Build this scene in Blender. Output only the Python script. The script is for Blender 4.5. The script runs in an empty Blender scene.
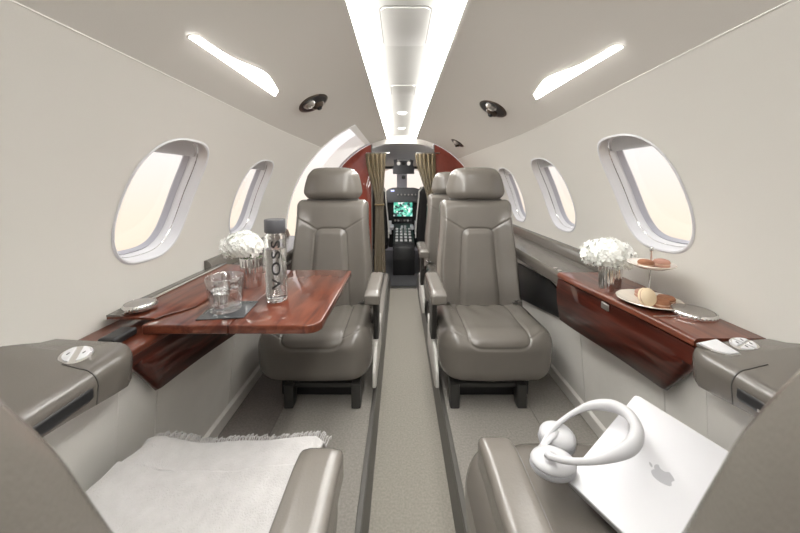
import bpy, bmesh, math, random
from mathutils import Vector, Matrix
random.seed(7)
PI = math.pi
SC = bpy.context.scene
COL = SC.collection

# ------------------------------------------------------------------ materials
def new_mat(name):
    m = bpy.data.materials.new(name); m.use_nodes = True
    nt = m.node_tree
    return m, nt, nt.nodes['Principled BSDF']

def mat(name, col, rough=0.5, metal=0.0, bump=0.0, bscale=200.0, var=0.0, vscale=8.0, coat=0.0, spec=0.5, sheen=0.0, stretch=(1,1,1)):
    m, nt, b = new_mat(name)
    b.inputs['Base Color'].default_value = (*col, 1)
    b.inputs['Roughness'].default_value = rough
    b.inputs['Metallic'].default_value = metal
    b.inputs['Coat Weight'].default_value = coat
    b.inputs['Coat Roughness'].default_value = 0.16
    b.inputs['Specular IOR Level'].default_value = spec
    b.inputs['Sheen Weight'].default_value = sheen
    tc = nt.nodes.new('ShaderNodeTexCoord')
    mp = nt.nodes.new('ShaderNodeMapping'); mp.inputs['Scale'].default_value = stretch
    nt.links.new(tc.outputs['Object'], mp.inputs['Vector'])
    if var > 0:
        n = nt.nodes.new('ShaderNodeTexNoise'); n.inputs['Scale'].default_value = vscale; n.inputs['Detail'].default_value = 4
        nt.links.new(mp.outputs[0], n.inputs['Vector'])
        r = nt.nodes.new('ShaderNodeValToRGB')
        r.color_ramp.elements[0].position = .3; r.color_ramp.elements[1].position = .7
        r.color_ramp.elements[0].color = (*[c*(1-var) for c in col], 1)
        r.color_ramp.elements[1].color = (*[min(1, c*(1+var)) for c in col], 1)
        nt.links.new(n.outputs['Fac'], r.inputs[0]); nt.links.new(r.outputs[0], b.inputs['Base Color'])
    if bump > 0:
        n2 = nt.nodes.new('ShaderNodeTexNoise'); n2.inputs['Scale'].default_value = bscale; n2.inputs['Detail'].default_value = 3
        nt.links.new(mp.outputs[0], n2.inputs['Vector'])
        bp = nt.nodes.new('ShaderNodeBump'); bp.inputs['Strength'].default_value = bump; bp.inputs['Distance'].default_value = .002
        nt.links.new(n2.outputs['Fac'], bp.inputs['Height']); nt.links.new(bp.outputs[0], b.inputs['Normal'])
    return m

def wood_mat(name, c1, c2, stretch):
    m, nt, b = new_mat(name)
    tc = nt.nodes.new('ShaderNodeTexCoord'); mp = nt.nodes.new('ShaderNodeMapping')
    mp.inputs['Scale'].default_value = stretch
    nt.links.new(tc.outputs['Object'], mp.inputs['Vector'])
    n = nt.nodes.new('ShaderNodeTexNoise'); n.inputs['Scale'].default_value = 1.0; n.inputs['Detail'].default_value = 8
    n.inputs['Distortion'].default_value = 1.2
    nt.links.new(mp.outputs[0], n.inputs['Vector'])
    r = nt.nodes.new('ShaderNodeValToRGB')
    e = r.color_ramp.elements
    e[0].position = .32; e[0].color = (*c1, 1); e[1].position = .68; e[1].color = (*c2, 1)
    nt.links.new(n.outputs['Fac'], r.inputs[0]); nt.links.new(r.outputs[0], b.inputs['Base Color'])
    b.inputs['Roughness'].default_value = .35; b.inputs['Specular IOR Level'].default_value = .12; b.inputs['Coat Weight'].default_value = 1.0; b.inputs['Coat Roughness'].default_value = .02
    return m

def emis(name, col, s):
    m, nt, b = new_mat(name)
    nt.nodes.remove(b)
    e = nt.nodes.new('ShaderNodeEmission'); e.inputs[0].default_value = (*col, 1); e.inputs[1].default_value = s
    nt.links.new(e.outputs[0], nt.nodes['Material Output'].inputs[0])
    return m

def pane_mat(name):
    m, nt, b = new_mat(name); nt.nodes.remove(b)
    t = nt.nodes.new('ShaderNodeBsdfTransparent'); g = nt.nodes.new('ShaderNodeBsdfGlossy'); g.inputs['Roughness'].default_value = .02
    lw = nt.nodes.new('ShaderNodeLayerWeight'); pw = nt.nodes.new('ShaderNodeMath'); pw.operation = 'POWER'; pw.inputs[1].default_value = 5
    nt.links.new(lw.outputs['Facing'], pw.inputs[0])
    f = nt.nodes.new('ShaderNodeMath'); f.operation = 'MULTIPLY_ADD'; f.inputs[1].default_value = .4; f.inputs[2].default_value = .02
    nt.links.new(pw.outputs[0], f.inputs[0])
    mx = nt.nodes.new('ShaderNodeMixShader')
    nt.links.new(f.outputs[0], mx.inputs[0]); nt.links.new(t.outputs[0], mx.inputs[1]); nt.links.new(g.outputs[0], mx.inputs[2])
    nt.links.new(mx.outputs[0], nt.nodes['Material Output'].inputs[0])
    return m

def glass_mat(name, col=(1, 1, 1), ior=1.45):
    m, nt, b = new_mat(name)
    b.inputs['Base Color'].default_value = (*col, 1); b.inputs['Roughness'].default_value = 0.0
    b.inputs['IOR'].default_value = ior; b.inputs['Transmission Weight'].default_value = 1.0
    return m

M = {}
M['leather'] = mat('grey_leather', (.165, .150, .133), .27, bump=.22, bscale=260, var=.03, vscale=12, spec=.6, coat=.35)
M['leather_ledge'] = mat('grey_ledge_leather', (.125, .112, .098), .25, bump=.15, bscale=300, spec=.6, coat=.4)
M['leather_dark'] = mat('dark_welt', (.06, .055, .05), .5)
M['wall'] = mat('cream_wall', (.66, .64, .60), .55, bump=.05, bscale=400)
M['spine'] = mat('ceiling_spine', (.36, .355, .34), .5)
M['gasket'] = mat('hatch_gasket', (.16, .155, .145), .6)
M['ceil'] = mat('warm_grey_ceiling', (.50, .475, .44), .6, bump=.06, bscale=500)
M['panel'] = mat('ivory_panel', (.74, .73, .69), .45)
M['lower'] = mat('pale_lower_sidewall', (.66, .64, .605), .6, bump=.1, bscale=300, var=.05, vscale=6)
M['carpet'] = mat('beige_carpet', (.31, .29, .265), .95, bump=1.0, bscale=500, var=.13, vscale=130, spec=.1)
M['carpet2'] = mat('aisle_carpet', (.31, .29, .255), .95, bump=.6, bscale=600, var=.12, vscale=130, spec=.1)
M['carpet3'] = mat('mauve_carpet', (.25, .225, .21), .95, bump=1.0, bscale=500, var=.13, vscale=130, spec=.1)
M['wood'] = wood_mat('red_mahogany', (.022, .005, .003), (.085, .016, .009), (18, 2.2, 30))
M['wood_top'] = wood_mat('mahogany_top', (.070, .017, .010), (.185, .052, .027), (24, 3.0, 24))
M['redwall'] = wood_mat('partition_mahogany', (.15, .028, .018), (.23, .045, .028), (5, 5, 3))
M['chrome'] = mat('chrome', (.8, .79, .78), .12, metal=1.0)
M['satin'] = mat('satin_metal', (.55, .53, .51), .3, metal=1.0)
M['white'] = mat('white_plastic', (.64, .64, .66), .3)
M['soft_white'] = mat('white_matte', (.50, .50, .53), .38)
M['lining'] = mat('window_lining_plastic', (.64, .64, .66), .35)
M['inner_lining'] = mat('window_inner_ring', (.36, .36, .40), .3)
M['doorwhite'] = mat('door_white', (.86, .86, .86), .4)
M['black'] = mat('black_plastic', (.015, .015, .016), .4)
M['rail'] = mat('step_rail', (.11, .105, .095), .4)
M['dark'] = mat('dark_frame_metal', (.035, .034, .032), .4)
M['charcoal'] = mat('charcoal_plastic', (.09, .09, .095), .45)
M['bottlecap'] = mat('grey_cap', (.10, .10, .11), .35)
M['lavender'] = mat('lavender_grey', (.66, .65, .72), .5)
M['cockpit'] = mat('cockpit_grey', (.68, .67, .68), .7)
M['bronze'] = mat('bronze_metal', (.10, .08, .065), .3, metal=.8)
M['curtain'] = mat('olive_gold_curtain', (.15, .11, .052), .75, bump=.3, bscale=150, var=.2, vscale=30, sheen=.3, stretch=(4, 4, .5))
M['cloth'] = mat('white_wool', (.56, .545, .54), .95, bump=1.0, bscale=330, var=.05, vscale=40, sheen=.3, spec=.1)
M['laptop'] = mat('silver_aluminium', (.82, .82, .85), .34, metal=.05)
M['logo'] = mat('grey_logo', (.52, .52, .55), .3)
M['laptop_edge'] = mat('laptop_edge', (.45, .45, .46), .35, metal=.8)
M['petal'] = mat('white_petals', (.93, .94, .90), .7, sheen=.2)
M['green'] = mat('leaf_green', (.12, .22, .06), .5)
M['macaron_cream'] = mat('cream_macaron', (.80, .66, .46), .7, bump=.4, bscale=300)
M['macaron_brown'] = mat('brown_macaron', (.28, .12, .06), .7, bump=.4, bscale=300)
M['filling'] = mat('filling', (.55, .38, .28), .7)
M['macaron_pink'] = mat('rose_brown_macaron', (.45, .24, .18), .7, bump=.4, bscale=300)
M['plate'] = mat('pearl_plate', (.83, .77, .68), .18, metal=.25)
M['coaster'] = mat('slate_coaster', (.07, .075, .08), .08)
M['glass'] = glass_mat('clear_glass')
M['water'] = glass_mat('water', ior=1.33)
M['pane'] = pane_mat('window_pane')
M['thin'] = pane_mat('thin_glass')
M['thin'].node_tree.nodes['Math.001'].inputs[1].default_value = .55; M['thin'].node_tree.nodes['Math.001'].inputs[2].default_value = .30
M['strip'] = emis('cove_light', (1, .985, .94), 17)
M['reading'] = emis('reading_light', (1, .98, .95), 12)
M['screen_off'] = mat('screen_glass', (.02, .02, .02), .1)

# avionics screen (emissive, procedural green / cyan map)
m, nt, b = new_mat('avionics_screen')
tc = nt.nodes.new('ShaderNodeTexCoord')
v = nt.nodes.new('ShaderNodeTexVoronoi'); v.inputs['Scale'].default_value = 34
nt.links.new(tc.outputs['Object'], v.inputs['Vector'])
r = nt.nodes.new('ShaderNodeValToRGB'); r.color_ramp.interpolation = 'CONSTANT'
cols = [(0, (.02, .04, .04)), (.25, (.10, .45, .30)), (.5, (.05, .30, .24)), (.60, (.65, .75, .72)), (.74, (.04, .08, .08)), (.88, (.25, .6, .5))]
while len(r.color_ramp.elements) < len(cols): r.color_ramp.elements.new(.5)
for e, (p, c) in zip(r.color_ramp.elements, cols): e.position = p; e.color = (*c, 1)
sx = nt.nodes.new('ShaderNodeSeparateColor'); nt.links.new(v.outputs['Color'], sx.inputs[0])
nt.links.new(sx.outputs[0], r.inputs[0])
nt.links.new(r.outputs[0], b.inputs['Emission Color']); b.inputs['Emission Strength'].default_value = .9
b.inputs['Base Color'].default_value = (.02, .02, .02, 1); b.inputs['Roughness'].default_value = .1
M['screen'] = m

# ------------------------------------------------------------------ object helpers
def link(o, parent=None):
    COL.objects.link(o)
    if parent is not None: o.parent = parent
    return o

def tag(o, label=None, cat=None, group=None, kind=None):
    if label: o['label'] = label
    if cat: o['category'] = cat
    if group: o['group'] = group
    if kind: o['kind'] = kind
    return o

def empty(name, loc=(0, 0, 0), rz=0):
    o = bpy.data.objects.new(name, None); o.empty_display_size = .05
    o.location = loc; o.rotation_euler = (0, 0, rz)
    return link(o)

def obj(name, bm, m, parent=None, smooth=True, sharp=40, flip=False):
    bmesh.ops.recalc_face_normals(bm, faces=bm.faces)
    me = bpy.data.meshes.new(name); bm.to_mesh(me); bm.free()
    if smooth:
        for p in me.polygons: p.use_smooth = True
        if sharp: me.set_sharp_from_angle(angle=math.radians(sharp))
    me.materials.append(M[m] if isinstance(m, str) else m)
    o = bpy.data.objects.new(name, me)
    return link(o, parent)

def add_grid(bm, rows, close_u=False, close_v=False, cap=False):
    """rows: list of lists of points"""
    vs = [[bm.verts.new(p) for p in r] for r in rows]
    nu = len(vs); nv = len(vs[0])
    for i in range(nu if close_u else nu-1):
        for j in range(nv if close_v else nv-1):
            a, b_, c, d = vs[i][j], vs[(i+1) % nu][j], vs[(i+1) % nu][(j+1) % nv], vs[i][(j+1) % nv]
            try: bm.faces.new((a, b_, c, d))
            except ValueError: pass
    if cap:
        for r in (vs[0], vs[-1]):
            try: bm.faces.new(r)
            except ValueError: pass
    return vs

def grid(rows, **k):
    bm = bmesh.new(); add_grid(bm, rows, **k); return bm

def add_box(bm, x0, x1, y0, y1, z0, z1, bev=0.0, seg=2):
    t = bmesh.new()
    bmesh.ops.create_cube(t, size=1)
    for v in t.verts:
        v.co = Vector(((x0+x1)/2+v.co.x*(x1-x0), (y0+y1)/2+v.co.y*(y1-y0), (z0+z1)/2+v.co.z*(z1-z0)))
    if bev > 0: bmesh.ops.bevel(t, geom=t.edges[:], offset=bev, segments=seg, affect='EDGES', profile=.5)
    merge(bm, t)
    return bm

def merge(bm, t, mtx=None):
    if mtx is not None: t.transform(mtx)
    mp = {}
    for v in t.verts: mp[v.index if False else v] = bm.verts.new(v.co)
    for f in t.faces:
        try: bm.faces.new([mp[v] for v in f.verts])
        except ValueError: pass
    t.free()

def box(x0, x1, y0, y1, z0, z1, bev=0.0, seg=2):
    return add_box(bmesh.new(), x0, x1, y0, y1, z0, z1, bev, seg)

def rbox(hx, hy, hz, r, n=(20, 20, 20), fn=None, step=None):
    """rounded box centred on 0, then deformed by fn(x,y,z)->(x,y,z)"""
    bm = bmesh.new(); cache = {}
    h = (hx, hy, hz)
    if isinstance(r, (int, float)): r = (r, r, r)
    def V(p):
        k = (round(p[0], 5), round(p[1], 5), round(p[2], 5))
        if k in cache: return cache[k]
        q = [max(-(h[i]-r[i]), min(h[i]-r[i], p[i])) for i in range(3)]
        d = [(p[i]-q[i])/r[i] for i in range(3)]
        L = math.sqrt(sum(x*x for x in d))
        if L > 1e-9:
            pos = [q[i]+r[i]*d[i]/L for i in range(3)]
        else: pos = list(p)
        if fn: pos = fn(*pos)
        cache[k] = bm.verts.new(pos); return cache[k]
    for ax in range(3):
        a, b_ = [i for i in range(3) if i != ax]
        for s in (-1, 1):
            for i in range(n[a]):
                for j in range(n[b_]):
                    vs = []
                    for (ii, jj) in ((i, j), (i+1, j), (i+1, j+1), (i, j+1)):
                        p = [0, 0, 0]; p[ax] = s*h[ax]
                        p[a] = -h[a]+2*h[a]*ii/n[a]; p[b_] = -h[b_]+2*h[b_]*jj/n[b_]
                        vs.append(V(p))
                    vs2 = []
                    for v in vs:
                        if v not in vs2: vs2.append(v)
                    if len(vs2) > 2:
                        try: bm.faces.new(vs2)
                        except ValueError: pass
    return bm

def add_lathe(bm, prof, n=48, cx=0, cy=0, cz=0, wob=None, close=False):
    rows = []
    for i in range(n):
        a = 2*PI*i/n
        row = []
        for (r_, z) in prof:
            rr = r_*(wob(a, z) if wob else 1)
            row.append((cx+rr*math.cos(a), cy+rr*math.sin(a), cz+z))
        rows.append(row)
    add_grid(bm, rows, close_u=True, close_v=close)
    bmesh.ops.remove_doubles(bm, verts=bm.verts, dist=1e-6)
    return bm

def lathe(prof, n=48, **k): return add_lathe(bmesh.new(), prof, n, **k)

def add_tube(bm, pts, rad, n=10, cap=True, closed=False, flat=None):
    pts = [Vector(p) for p in pts]; N = len(pts)
    R = rad if isinstance(rad, (list, tuple)) else [rad]*N
    rows = []; prev = None
    for i, p in enumerate(pts):
        if closed: t = pts[(i+1) % N]-pts[(i-1) % N]
        else: t = pts[min(i+1, N-1)]-pts[max(i-1, 0)]
        t.normalize()
        if prev is None:
            up = Vector((0, 0, 1)) if abs(t.z) < .9 else Vector((1, 0, 0))
            a = t.cross(up).normalized()
        else: a = (prev-t*prev.dot(t)).normalized()
        prev = a; b_ = t.cross(a)
        f = flat if flat else (1, 1)
        rows.append([tuple(p+a*(R[i]*f[0]*math.cos(2*PI*j/n))+b_*(R[i]*f[1]*math.sin(2*PI*j/n))) for j in range(n)])
    add_grid(bm, rows, close_u=closed, close_v=True, cap=cap and not closed)
    return bm

def tube(pts, rad, **k): return add_tube(bmesh.new(), pts, rad, **k)

def prism(poly, axis, a, b_, bev=0.0, seg=2):
    """poly in the two other axes (in xyz order), extruded along axis from a to b_"""
    bm = bmesh.new()
    def P(u, v, w):
        return {0: (w, u, v), 1: (u, w, v), 2: (u, v, w)}[axis]
    A = [bm.verts.new(P(u, v, a)) for u, v in poly]
    B = [bm.verts.new(P(u, v, b_)) for u, v in poly]
    n = len(poly)
    bm.faces.new(A); bm.faces.new(B[::-1])
    for i in range(n): bm.faces.new((A[i], A[(i+1) % n], B[(i+1) % n], B[i]))
    bmesh.ops.recalc_face_normals(bm, faces=bm.faces)
    if bev > 0: bmesh.ops.bevel(bm, geom=bm.edges[:], offset=bev, segments=seg, affect='EDGES', profile=.5)
    return bm

def copy_tree(o, parent=None):
    c = o.copy(); COL.objects.link(c)
    if parent is not None: c.parent = parent
    for ch in list(o.children): copy_tree(ch, c)
    return c

def smoothstep(a, b_, x):
    t = max(0., min(1., (x-a)/(b_-a))); return t*t*(3-2*t)
def lerp(a, b_, t): return a+(b_-a)*t

# ------------------------------------------------------------------ cabin shell
R = .84; ZC = .62; YB = -1.2; YF = 3.40
def circ(a, rad=R): return (rad*math.cos(a), ZC+rad*math.sin(a))
SEAM = {-1: 48.4, 1: 50.4}
side = -1
def seam_angle(y): return math.radians(lerp(SEAM[side], 46.8, smoothstep(.2, 1.7, y)))
DOOR0, DOOR1, DOORA = 2.25, 3.30, math.radians(66.3)
TOPS = {-1: math.acos(.164/R), 1: math.acos(.136/R)}
NOWIN = False

def shell_bm(side, y0, y1, a0f, a1f, n=40, th=.03, dy=.1):
    ny = max(2, int((y1-y0)/dy)+1); rows = []
    for i in range(ny+1):
        y = lerp(y0, y1, i/ny); a0 = a0f(y); a1 = a1f(y); ring = []
        for j in range(n+1):
            x, z = circ(lerp(a0, a1, j/n)); ring.append((side*x, y, z))
        for j in range(n, -1, -1):
            x, z = circ(lerp(a0, a1, j/n), R+th); ring.append((side*x, y, z))
        rows.append(ring)
    return grid(rows, close_v=True, cap=True)

def se_pt(t, a, b_, e=2.9):
    c, s = math.cos(t), math.sin(t)
    return (a*math.copysign(abs(c)**(2/e), c), b_*math.copysign(abs(s)**(2/e), s))

WINS = {-1: [(-.23, .95), (.385, .95), (1.0, .948), (1.605, .922)], 1: [(-.23, .97), (.405, .97), (1.04, .970), (1.665, .938), (2.29, .912)]}
WA0 = 0.0
def set_wa(z):
    global WA0
    WA0 = math.asin((z-ZC)/R)
WH, WV = .148, .203
def win_ring(side, yc, depth, ka, n=72, ext=0.0):
    """superellipse ring on the cylinder of radius R+depth"""
    pts = []
    for i in range(n):
        u, v = se_pt(2*PI*i/n, WH*ka+ext, WV*ka+ext)
        a = WA0+v/R
        x, z = circ(a, R+depth)
        pts.append((side*x, yc+u, z))
    return pts

def boolean_cut(o, cutters):
    for c in cutters:
        md = o.modifiers.new('cut', 'BOOLEAN'); md.operation = 'DIFFERENCE'; md.solver = 'EXACT'; md.object = c
    bpy.context.view_layer.update()
    dg = bpy.context.evaluated_depsgraph_get()
    me = bpy.data.meshes.new_from_object(o.evaluated_get(dg))
    o.modifiers.clear(); old = o.data; o.data = me
    bpy.data.meshes.remove(old)
    for p in me.polygons: p.use_smooth = True
    me.set_sharp_from_angle(angle=math.radians(30))
    for c in cutters:
        d = c.data; bpy.data.objects.remove(c); bpy.data.meshes.remove(d)

ALOW = math.asin((.56-ZC)/R)
for side, nm in ((-1, 'wall_left'), (1, 'wall_right')):
    y1 = DOOR0 if side < 0 else YF
    bm = shell_bm(side, YB, y1, lambda y: ALOW, lambda y: seam_angle(y)-.0035, n=48)
    o = obj(nm, bm, 'wall'); tag(o, kind='structure')
    cutters = []
    for yc, zc_ in WINS[side]:
        set_wa(zc_)
        cutters.append(obj('cut', grid([win_ring(side, yc, d, 1.0) for d in (-.06, .08)], close_v=True, cap=True), 'wall'))
    boolean_cut(o, cutters)

# ceilings: seam to cove light
for side, nm in ((-1, 'ceiling_left'), (1, 'ceiling_right')):
    y1 = DOOR0 if side < 0 else YF
    o = obj('ceiling', shell_bm(side, YB, y1, seam_angle, lambda y: TOPS[side], n=30), 'ceil'); tag(o, kind='structure')
    # bead along the seam
    pts = []
    for i in range(60):
        y = lerp(YB, y1-.01, i/59); x, z = circ(seam_angle(y)-.0018, R+.0005); pts.append((side*x, y, z))
    o = obj('trim_1' if side < 0 else 'trim_2', tube(pts, .0015, n=6), 'panel'); tag(o, kind='structure')
o = obj('ceiling', shell_bm(-1, DOOR0, YF, lambda y: DOORA, lambda y: TOPS[-1], n=20), 'ceil'); tag(o, kind='structure')
# the hull frame forward of the door
o = obj('wall_front', shell_bm(-1, DOOR1, YF, lambda y: math.radians(-40), lambda y: DOORA, n=50), 'lavender'); tag(o, kind='structure')

# centre spine of the ceiling
CX = -.014
spine = box(CX-.099, CX+.099, YB, YF+.02, 1.483, 1.499, .002)
o = obj('ceiling', spine, 'spine'); tag(o, kind='structure')
back = box(CX-.19, CX+.19, YB, YF+.02, 1.500, 1.52)
o = obj('ceiling', back, 'panel'); tag(o, kind='structure')
for s in (-1, 1):
    t = empty('cove_light', (CX+s*.115, .9, 1.46))
    tag(t, ['long bright cove light strip along the left side of the ceiling spine', 'long bright cove light strip along the right side of the ceiling spine'][s > 0], 'ceiling light')
    pq = [(s*.035, -.012), (s*.031, -.014), (s*-.012, .019), (s*-.010, .023)]
    obj('diffuser', prism(pq, 1, YB-.9+.02, YF-.9, .001), 'strip', t)
    obj('housing', prism([(s*.036, -.0115), (s*-.009, .0235), (s*-.009, .030), (s*.036, .030)], 1, YB-.9+.02, YF-.9), 'white', t, smooth=False)

# hatches on the spine
def rrect(cx, cy, hx, hy, r, n=8, skew=0):
    pts = []
    for (sx, sy, a0) in ((1, 1, 0), (-1, 1, 90), (-1, -1, 180), (1, -1, 270)):
        for k in range(n+1):
            a = math.radians(a0+90*k/n)
            x = cx+sx*(hx-r)+r*math.cos(a); y = cy+sy*(hy-r)+r*math.sin(a)
            pts.append((x+(y-cy)*0, y))
    return pts
def ceiling_hatch(yc, hx, hy, label):
    t = empty('ceiling_hatch', (CX, yc, 1.483)); tag(t, label, 'ceiling hatch')
    obj('gasket', prism(rrect(0, 0, hx+.0035, hy+.0035, .022), 2, -.0015, 0), 'gasket', t)
    obj('cover', prism(rrect(0, 0, hx, hy, .02), 2, -.006, -.0015, .001), 'spine', t)
ceiling_hatch(1.045, .071, .125, 'large ivory hatch with rounded corners in the ceiling spine')
ceiling_hatch(1.74, .060, .10, 'smaller ivory hatch in the ceiling spine, further from the viewer')
t = empty('ceiling_lamp', (CX, .845, 1.483)); tag(t, 'small rectangular white lamp in the ceiling spine at the top edge', 'ceiling light')
obj('bezel', prism(rrect(0, 0, .028, .034, .008), 2, -.006, 0, .001), 'white', t)
obj('lens', prism(rrect(0, 0, .017, .028, .006), 2, -.009, -.006, .001), emis('small_lens', (1, 1, .97), 1.2), t)
for yy, lab in ((2.3, 'round white detector dome on the ceiling spine'), (2.95, 'tiny round detector on the ceiling spine nearest the cockpit')):
    t = empty('ceiling_detector', (CX, yy, 1.483)); tag(t, lab, 'detector')
    obj('base', lathe([(0, 0), (.034, 0), (.034, -.006), (0, -.006)], 32), 'white', t)
    obj('dome', lathe([(.024, -.006), (.022, -.013), (.012, -.018), (0, -.0195)], 32), 'white', t)

# windows
def window(idx, side, yc):
    t = empty('window_%d' % idx, (side*circ(WA0)[0], yc, circ(WA0)[1])); tag(t, kind='structure')
    off = Vector(t.location)
    def W(bm): bm.transform(Matrix.Translation(-off)); return bm
    # lining: flange + funnel, closed into a solid ring
    rings = [win_ring(side, yc, -.0012, 1.0, ext=.007), win_ring(side, yc, -.004, 1.0, ext=.002), win_ring(side, yc, -.002, 1.0, ext=-.002),
             win_ring(side, yc, .012, .99), win_ring(side, yc, .028, .975), win_ring(side, yc, .032, .96), win_ring(side, yc, .060, .945)]
    outer = [win_ring(side, yc, .062, .99), win_ring(side, yc, .0315, 1.0, ext=-.0005), win_ring(side, yc, .004, 1.0, ext=-.0008)]
    obj('window_lining', W(grid(rings+outer, close_u=True, close_v=True)), 'lining', t)
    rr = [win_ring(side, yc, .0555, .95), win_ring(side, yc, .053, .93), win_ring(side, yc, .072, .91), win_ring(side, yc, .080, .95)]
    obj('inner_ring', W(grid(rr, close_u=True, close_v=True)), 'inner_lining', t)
    obj('bead', W(tube(win_ring(side, yc, .031, .964), .0018, n=6, closed=True)), 'chrome', t)
    pr = [win_ring(side, yc, .070, .935), win_ring(side, yc, .073, .935)]
    obj('pane', W(grid(pr, close_v=True, cap=True)), 'pane', t)
    # pull-down shade just showing at the top
    rows = []
    for d in (.036, .040):
        row = []
        for i in range(25):
            u = lerp(-.86, .86, i/24); v = (1-abs(u)**2.9)**(1/2.9)
            a = WA0+v*WV*.93/R; x, z = circ(a, R+d); row.append((side*x, yc+u*WH*.93, z))
        for i in range(24, -1, -1):
            u = lerp(-.86, .86, i/24)
            a = WA0+.70*WV/R; x, z = circ(a, R+d); row.append((side*x, yc+u*WH*.93, z))
        rows.append(row)
    obj('window_shade', W(grid(rows, close_v=True, cap=True)), 'white', t, sharp=30)
k = 1
for side in (-1, 1):
    for yc, zc_ in WINS[side]:
        set_wa(zc_); window(k, side, yc); k += 1

# rear bulkhead
n = 40
prof = [(R*math.cos(math.radians(lerp(-48, 228, i/n))), ZC+R*math.sin(math.radians(lerp(-48, 228, i/n)))) for i in range(n+1)]
o = obj('wall_back', prism(prof+[(-.6, -.14), (.6, -.14)], 1, YB-.04, YB), 'wall', smooth=False); tag(o, kind='structure')

# floor (raised seat floors), aisle, steps
AX = .008
for s in (-1, 1):
    o = obj('floor', box(*sorted((AX+s*.168, s*.545)), YB, YF, -.02, 0, .001), 'carpet', smooth=False); tag(o, kind='structure')
    o = obj('floor', box(*sorted((s*.548, s*.80)), YB, YF, -.022, -.001, .001), 'carpet3' if s < 0 else 'carpet', smooth=False); tag(o, kind='structure')
    # step side with metal lip
    pr = [(AX+s*.136, -.10), (AX+s*.150, -.022), (AX+s*.150, .003), (AX+s*.167, .003), (AX+s*.167, -.10)]
    o = obj('trim_%d' % (3 if s < 0 else 4), prism(pr, 1, YB, YF, .0012), 'rail', smooth=False); tag(o, kind='structure')
    o = obj('baseboard_left' if s < 0 else 'baseboard_right', prism([(s*.745, 0), (s*.740, .055), (s*.752, .065), (s*.80, .065), (s*.80, 0)], 1, YB, DOOR0-.05 if s < 0 else YF, .002), 'lower', smooth=False)
    tag(o, kind='structure')
o = obj('floor', box(AX-.150, AX+.150, YB, 3.23, -.115, -.10), 'carpet2', smooth=False); tag(o, kind='structure')
o = obj('floor', box(-.8, .8, YB, YF, -.14, -.116), 'dark', smooth=False); tag(o, kind='structure')
o = obj('trim_5', box(AX-.140, AX+.140, 3.21, 3.27, -.10, -.092, .002), 'satin'); tag(o, kind='structure')
# vertical seams and lower side walls
for s in (-1, 1):
    yend = DOOR0-.02 if s < 0 else YF
    pr = [(s*.700, .575), (s*.705, .48), (s*.755, .03), (s*.80, .03), (s*.84, .50), (s*.84, .575)]
    segs = [(YB, .30), (.303, .733), (.733, .86), (.863, 1.285), (1.288, 2.0), (2.003, yend)]
    for a, b_ in segs:
        if b_ < .8: pr[0] = (s*.701, .545); pr[-1] = (s*.84, .545)
        else: pr[0] = (s*.700, .550); pr[-1] = (s*.84, .550)
        o = obj('wall_left' if s < 0 else 'wall_right', prism(pr, 1, a, b_, .0015), 'lower', smooth=False); tag(o, kind='structure')

# ------------------------------------------------------------------ side ledges
def ledge_section(s, xi, zt, h, xo=.838, slope=0.0, n=6, rr=.018):
    """closed profile: top from wall to a rounded inner edge, face down, back under"""
    p = [(s*xo, zt+slope), (s*(xi+.07), zt+slope*.22)]
    for k_ in range(n+1):
        a = math.radians(90+90*k_/n)
        p.append((s*(xi+rr+rr*math.cos(a)), zt-rr+rr*math.sin(a)))
    p += [(s*(xi+.006), zt-h), (s*(xi+.03), zt-h-.004), (s*xo, zt-h-.004)]
    return p
def ledge(s, ys, fn, name, m, parent=None):
    rows = []
    for y in ys: rows.append([(x, y, z) for x, z in fn(y)])
    return obj(name, grid(rows, close_v=True, cap=True), m, parent, sharp=50)

def frange(a, b_, n): return [lerp(a, b_, i/n) for i in range(n+1)]

# forward ledges (behind the forward seats)
for s in (-1, 1):
    yend = DOOR0-.03 if s < 0 else YF-.01
    t = empty('side_ledge', (s*.73, 1.3, .575))
    tag(t, 'grey leather-covered side ledge under the %s windows beside the forward seats' % ('left' if s < 0 else 'right'), 'ledge')
    off = Vector(t.location)
    def F(y): return [(x-off.x, z-off.z) for x, z in ledge_section(s, .637, .613, .055, slope=.01)]
    rows = [[(x, y-off.y, z) for x, z in F(y)] for y in frange(1.292, yend, 20)]
    obj('ledge_top', grid(rows, close_v=True, cap=True), 'leather_ledge', t, sharp=50)
    # riser against the wall
    rows = [[(s*.838-off.x, y-off.y, .622-off.z), (s*.800-off.x, y-off.y, .622-off.z), (s*.812-off.x, y-off.y, .66-off.z), (s*.826-off.x, y-off.y, .672-off.z), (s*.8385-off.x, y-off.y, .672-off.z)] for y in frange(1.30, yend, 8)]
    obj('ledge_riser', grid(rows, close_v=True, cap=True), 'leather_ledge', t, sharp=50)
    # dark opening below, curved corner
    y0, y1 = 1.40, 2.02
    poly = [(1.95, .50), (1.51, .525), (1.43, .505), (1.385, .43), (1.39, .395), (1.44, .37), (1.95, .27)]
    bm = prism(poly, 0, -.006, .006, .003)
    def sh(v): return Vector((s*(.7025+(.48-v.z)*.111)+s*0-off.x+v.x-s*.006, v.y-off.y, v.z-off.z))
    for v in bm.verts: v.co = sh(v.co)
    obj('storage_mesh', bm, 'black', t)
    if s > 0:
        for q in (1.36, 1.40):
            obj('jack', lathe([(0, .004), (.009, .004), (.009, 0), (0, 0)], 20, cx=s*.66-off.x, cy=q-off.y, cz=.612-off.z), 'chrome', t)

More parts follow.
